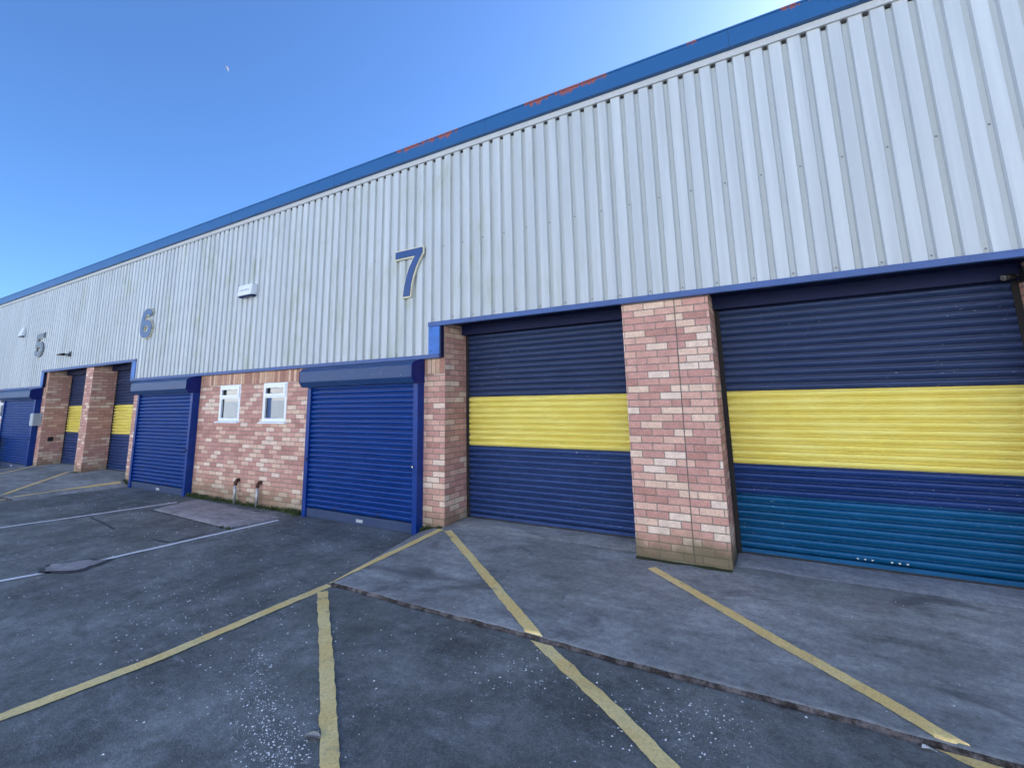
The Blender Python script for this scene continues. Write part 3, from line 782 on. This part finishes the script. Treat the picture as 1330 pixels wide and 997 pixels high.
m.face(v0[::-1], M['white']); m.face(v1, M['white'])
for i in range(4): m.face([v0[i], v0[(i+1) % 4], v1[(i+1) % 4], v1[i]], M['white'])
m.build('cover', b, .02)
m = MB(); m.box(-20.38, -20.12, -.125, -.04, 3.868, 3.899, M['strobe']); m.build('strobe_lens', b, .006)
l = thing('floodlight', 'small black floodlight on a bracket over the far shutters right of number 5', 'floodlight', (-16.3, -.022, 3.05))
m = MB(); m.box(-16.36, -16.20, -.036, -.024, 3.0, 3.14, M['black']); m.tube([(-16.28, -.03, 3.07), (-16.32, -.08, 3.06), (-16.38, -.13, 3.07)], .018, M['black'], 8); m.build('bracket', l, .003)
m = MB(); m.prism([(-.10, 3.03), (-.21, 3.045), (-.225, 3.075), (-.12, 3.105), (-.09, 3.09)], -16.60, -16.36, M['black']); hd = m.build('lamp_head', l, .008)
m = MB(); m.face([(-16.58, -.11, 3.0295), (-16.38, -.11, 3.0295), (-16.38, -.20, 3.042), (-16.58, -.20, 3.042)], M['lens']); m.build('lens', hd, recalc=False)
c = thing('security_light', 'dim round security light tucked under the soffit at the right shutter corner', 'security light', (2.38, .40, 2.57))
m = MB(); m.box(2.405, 2.428, .34, .46, 2.52, 2.64, M['black']); m.tube([(2.41, .40, 2.58), (2.36, .39, 2.575)], .016, M['black'], 10); m.build('bracket', c)
m = MB(); m.tube([(2.365, .395, 2.575), (2.325, .375, 2.568), (2.285, .355, 2.56)], [.02, .029, .032], M['black'], 16); hd = m.build('lamp_head', c)
m = MB(); m.tube([(2.2845, .3548, 2.56), (2.276, .351, 2.558)], [.027, .022], M['lens'], 16); m.build('lens', hd)
k = thing('meter_box', 'grey metal box fixed beside the farthest blue door', 'electrical box', (-17.93, .028, 1.12))
m = MB(); m.box(-18.10, -17.86, -.16, .028, 1.12, 1.47, M['grey_box']); bx = m.build('case', k, .012)
m = MB(); m.box(-18.09, -17.87, -.168, -.1605, 1.135, 1.455, M['grey_box']); m.build('lid', k, .004)
for i, (x, lab) in enumerate(((-7.985, 'left one of two short grey pipes at the foot of the brick wall'), (-7.335, 'right one of two short grey pipes at the foot of the brick wall'))):
    pz = ZA
    t = thing('waste_pipe', lab, 'pipe', (x, -.035, pz), 'waste pipes below the windows')
    m = MB(); m.tube([(x, -.035, pz), (x, -.035, .235)], .024, M['steel'], 14); m.build('pipe', t)
    m = MB(); m.tube([(x, -.035, .205), (x, -.035, .26), (x, -.015, .282), (x, .028, .284)], [.031, .034, .033, .030], M['rust'], 14); m.build('elbow', t)

# black wheelie bin that just shows at the left edge
bn = thing('wheelie_bin', 'black wheelie bin standing by the wall at the far left edge', 'bin', (-20.75, -.55, ZA))
def frust(m, x, y, z0, z1, w0, d0, w1, d1, mt):
    a = [(x-w0, y-d0, z0), (x+w0, y-d0, z0), (x+w0, y+d0, z0), (x-w0, y+d0, z0)]; b_ = [(x-w1, y-d1, z1), (x+w1, y-d1, z1), (x+w1, y+d1, z1), (x-w1, y+d1, z1)]
    m.face(a[::-1], mt); m.face(b_, mt)
    for i in range(4): m.face([a[i], a[(i+1) % 4], b_[(i+1) % 4], b_[i]], mt)
m = MB(); frust(m, -20.75, -.55, ZA+.04, .72, .20, .22, .27, .30, M['black']); m.build('body', bn, .02)
m = MB(); frust(m, -20.75, -.56, .722, .79, .30, .33, .26, .28, M['black']); m.tube([(-20.98, -.22, .74), (-20.52, -.22, .74)], .018, M['black'], 8); m.build('lid', bn, .015)
for dx in (-.22, .22):
    m = MB(); m.tube([(-20.75+dx-.025, -.36, ZA+.10), (-20.75+dx+.025, -.36, ZA+.10)], .10, M['black'], 20); m.build('wheel', bn)

# ------------------------------------------------------------------ small stuff on the ground
random.seed(11)
m = MB()
def chip(x, y, r):
    z = ground_z(x, y)+.003; a0 = random.random()*6.28; k = random.choice((3, 4, 5)); h = r*random.uniform(.3, .8)
    pts = [(x+r*random.uniform(.6, 1.1)*math.cos(a0+i*6.283/k), y+r*random.uniform(.6, 1.1)*math.sin(a0+i*6.283/k)) for i in range(k)]
    top = (x+random.uniform(-.3, .3)*r, y+random.uniform(-.3, .3)*r, z+h)
    for i in range(k): m.face([(*pts[i], z), (*pts[(i+1) % k], z), top], M['grit'])
spine = [(-3.05, -2.73), (-2.425, -3.10), (-2.05, -3.27), (-1.75, -3.40), (-1.45, -3.55)]
for i in range(1100):
    t = min(3.999, random.random()**.7*4); q = Vector(spine[int(t)]).lerp(Vector(spine[int(t)+1]), t % 1)
    s_ = .05+.05*random.random()+(.10 if random.random() < .3 else 0)
    chip(q.x+random.gauss(0, s_), q.y+random.gauss(0, s_), random.choice((.0022, .0028, .0034, .0042, .006)))
for i in range(240): chip(random.gauss(-.12, .28), random.gauss(-2.22, .20), random.choice((.0025, .003, .004, .005, .007)))
for i in range(140): chip(random.gauss(-1.12, .25), random.gauss(-2.20, .16), random.choice((.0025, .003, .004, .006)))
for i in range(300): chip(random.gauss(-3.9, .9), random.gauss(-2.6, .45), random.choice((.003, .004, .006, .008)))
for i in range(420):
    x, y = random.uniform(-9, 1.5), random.uniform(-4.4, -1.8); chip(x, y, random.choice((.003, .004, .006, .009)))
for i in range(110): chip(random.uniform(-3.2, 2.2), random.uniform(-1.7, .3), random.choice((.003, .004, .006)))
for i in range(160): chip(random.uniform(-11.5, -3.6), random.uniform(-1.8, -.12), random.choice((.005, .008, .011)))
struct(m.build('glass_grit', recalc=False), 'stuff')

m = MB()       # weeds and moss in the joint between wall and yard
def tuft(x, y, h, k):
    for i in range(k):
        a = random.random()*6.28; w = random.uniform(.003, .007); hh = h*random.uniform(.5, 1.1); l_ = hh*random.uniform(.3, 1.)
        bx, by = x+random.gauss(0, .02), min(y+random.gauss(0, .015), BF-.005); z = ground_z(bx, by)
        ex, ey = bx+math.cos(a)*l_, min(by+math.sin(a)*l_, BF-.004)
        px_, py_ = -math.sin(a)*w, math.cos(a)*w
        m.face([(bx-px_, by-py_, z), (bx+px_, by+py_, z), ((bx+ex)/2+px_*1.3, (by+ey)/2+py_*1.3-.002, z+hh*.75), ((bx+ex)/2-px_*1.3, (by+ey)/2-py_*1.3-.002, z+hh*.75)], M['weed'])
        m.face([((bx+ex)/2-px_*1.3, (by+ey)/2-py_*1.3-.002, z+hh*.75), ((bx+ex)/2+px_*1.3, (by+ey)/2+py_*1.3-.002, z+hh*.75), (ex, ey, z+hh)], M['weed'])
for i in range(150):
    x = random.uniform(-9.5, -6.1); d = noise.noise(Vector((x*1.2, 0, 2)))
    if x > -9.0 and x < -6.6 and d < -.15: continue
    tuft(x, BF-.02-random.random()*.07, random.choice((.03, .05, .07)), 6)
for i in range(26): tuft(random.uniform(-9.5, -8.7), BF-.03-random.random()*.10, .08, 7)
for i in range(16): tuft(random.uniform(-6.55, -6.1), BF-.03-random.random()*.12, .07, 7)
for i in range(8): tuft(random.uniform(-3.73, -3.60), BF-.02-random.random()*.04, .06, 6)
for i in range(8): tuft(-6.43+random.gauss(0, .05), -1.03+random.gauss(0, .03), .03, 6)
for x0, x1, h in ((-9.53, -6.08, .032), (-.9, 0., .007), (-15.2, -14.8, .02), (-3.74, -3.4, .03), (-12.36, -11.88, .02)):
    rows = [[], [], [], []]
    nn = int((x1-x0)/.03)
    for i in range(nn+1):
        x = x0+(x1-x0)*i/nn; z = ground_z(x, 0.); hh = h*max(.15, .6+.9*noise.noise(Vector((x*3, 1, 6)))+.4*noise.noise(Vector((x*14, 1, 6))))
        w = .05+.05*noise.noise(Vector((x*4, 5, 6)))
        rows[0].append((x, BF-w-.02, z+.001)); rows[1].append((x, BF-w*.6-.01, z+hh*.5)); rows[2].append((x, BF-.012, z+hh*.8)); rows[3].append((x, BF+.001, z+hh))
    m.grid(rows, M['moss'])
struct(m.build('weeds', recalc=False), 'stuff')

m = MB(); z = ZA+.006; lx, ly = -1.775, -3.21; rows = []
for i in range(9):
    t = i/8-.5; w = .020*max(.03, 1-(2*t)**2)**.7; bend = .012*math.cos(t*5)
    rows.append([(lx+t*.085-.3*w*k, ly+t*.03+w*k, z+.010*(abs(k))+bend*.4+.004) for k in (-1, -.5, 0, .5, 1)])
m.grid(rows, M['leaf']); tag(m.build('leaf', recalc=False), 'curled pale dead leaf on the asphalt beside the yellow line', 'leaf')
m = MB(); rows = []
for i in range(6):
    t = i/5; rows.append([(.965+.055*t+.004*k, -1.80-.012*t+.011*k, ZA+.010+.005*math.sin(t*4+k)) for k in (-1, 0, 1)])
m.grid(rows, M['paper']); tag(m.build('paper_scrap', recalc=False), 'tiny white paper scrap under the apron edge by the right yellow line', 'litter')

# ------------------------------------------------------------------ sunlit building across the yard (seen in the window glass)
ob = thing('office_building', 'cream rendered building across the yard, seen reflected in the window panes', 'building', (-16, -22, ZA))
m = MB(); m.box(-60, 40, -38, -22, ZA-.1, 9., M['render_wall']); m.build('wall', ob)
m = MB(); m.prism([(-39, 9.), (-21.6, 9.), (-21.6, 9.3), (-30, 10.2), (-39, 9.3)], -61, 41, M['slate']); m.build('roof', ob)
m = MB(); m.box(-60.03, 40.03, -22.0, -21.94, ZA-.1, 1.9, M['far_brick']); m.build('brick_base', ob)
for i in range(9):
    x = -56+11*i; m = MB(); m.box(x, x+1.6, -22.0, -21.97, 4.2, 5.3, M['glass']); m.build('window', ob)
    m = MB(); m.box(x+2.4, x+4.6, -21.99, -21.9, ZA, 2.6, M['trim'] if i % 2 else M['slate']); m.build('door', ob)

# ------------------------------------------------------------------ moon
d = Vector((-.74505, .37215, .55353)).normalized(); ctr = Vector((.51, -5.08, 1.63))+d*900
rad = 4.6; toward = -d
sunside = Vector((.80, .40, .45)); e1 = (sunside-toward*sunside.dot(toward)).normalized(); e2 = toward.cross(e1)
m = MB(); rows = []
for i in range(13):
    th = math.pi*i/12; r_ = []
    for j in range(7):
        ph = R(8)+R(48)*j/6           # slice of the sphere that the sun catches
        v = e2*math.cos(th)+(e1*math.cos(ph)+toward*math.sin(ph))*math.sin(th); r_.append(tuple(ctr+v*rad))
    rows.append(r_)
m.grid(rows, M['moon']); tag(m.build('moon', recalc=False), 'tiny pale crescent moon high in the blue sky', 'moon')

for o in list(bpy.data.objects):
    clean(o)

# ------------------------------------------------------------------ light, sky, camera
SUN_EL, SUN_AZ = R(33), R(25)       # behind the building; azimuth measured from +Y towards +X
w = bpy.data.worlds.new('World'); sc.world = w; w.use_nodes = True
nt = w.node_tree; bg = nt.nodes['Background']
sky = nt.nodes.new('ShaderNodeTexSky'); sky.sky_type = 'NISHITA'; sky.sun_disc = False
sky.sun_elevation = SUN_EL; sky.sun_rotation = SUN_AZ
sky.air_density = 1.0; sky.dust_density = .85; sky.ozone_density = 9.
nt.links.new(sky.outputs[0], bg.inputs[0]); bg.inputs[1].default_value = .054
sd = bpy.data.lights.new('sun', 'SUN'); sd.energy = 5.; sd.angle = R(.5); sd.color = (1., .965, .91)
so = bpy.data.objects.new('sun', sd); col.objects.link(so)
dirv = Vector((math.sin(SUN_AZ)*math.cos(SUN_EL), math.cos(SUN_AZ)*math.cos(SUN_EL), math.sin(SUN_EL)))
so.rotation_euler = (-dirv).to_track_quat('-Z', 'Y').to_euler(); so.location = dirv*60

yaw, pitch, roll = .521, .167, -.019
F = Vector((-math.sin(yaw)*math.cos(pitch), math.cos(yaw)*math.cos(pitch), math.sin(pitch)))
r0 = Vector((math.cos(yaw), math.sin(yaw), 0)); u0 = r0.cross(F)
r = r0*math.cos(roll)+u0*math.sin(roll); u = -r0*math.sin(roll)+u0*math.cos(roll)
cd = bpy.data.cameras.new('camera'); cam = bpy.data.objects.new('camera', cd); col.objects.link(cam)
mw_ = Matrix((r, u, -F)).transposed().to_4x4(); mw_.translation = Vector((.51, -5.079, 1.626)); cam.matrix_world = mw_
cd.sensor_fit = 'HORIZONTAL'; cd.sensor_width = 36; cd.lens = 36*600.9/1330
cd.shift_x = 9.275/1330; cd.shift_y = -81.95/1330
cd.clip_start = .05; cd.clip_end = 3000
sc.camera = cam
vs = sc.view_settings; vs.view_transform = 'Standard'; vs.look = 'None'; vs.gamma = 1; vs.use_curve_mapping = False; vs.exposure = 2.2
vs.use_white_balance = True; vs.white_balance_temperature = 5950
sc.cycles.max_bounces = 6
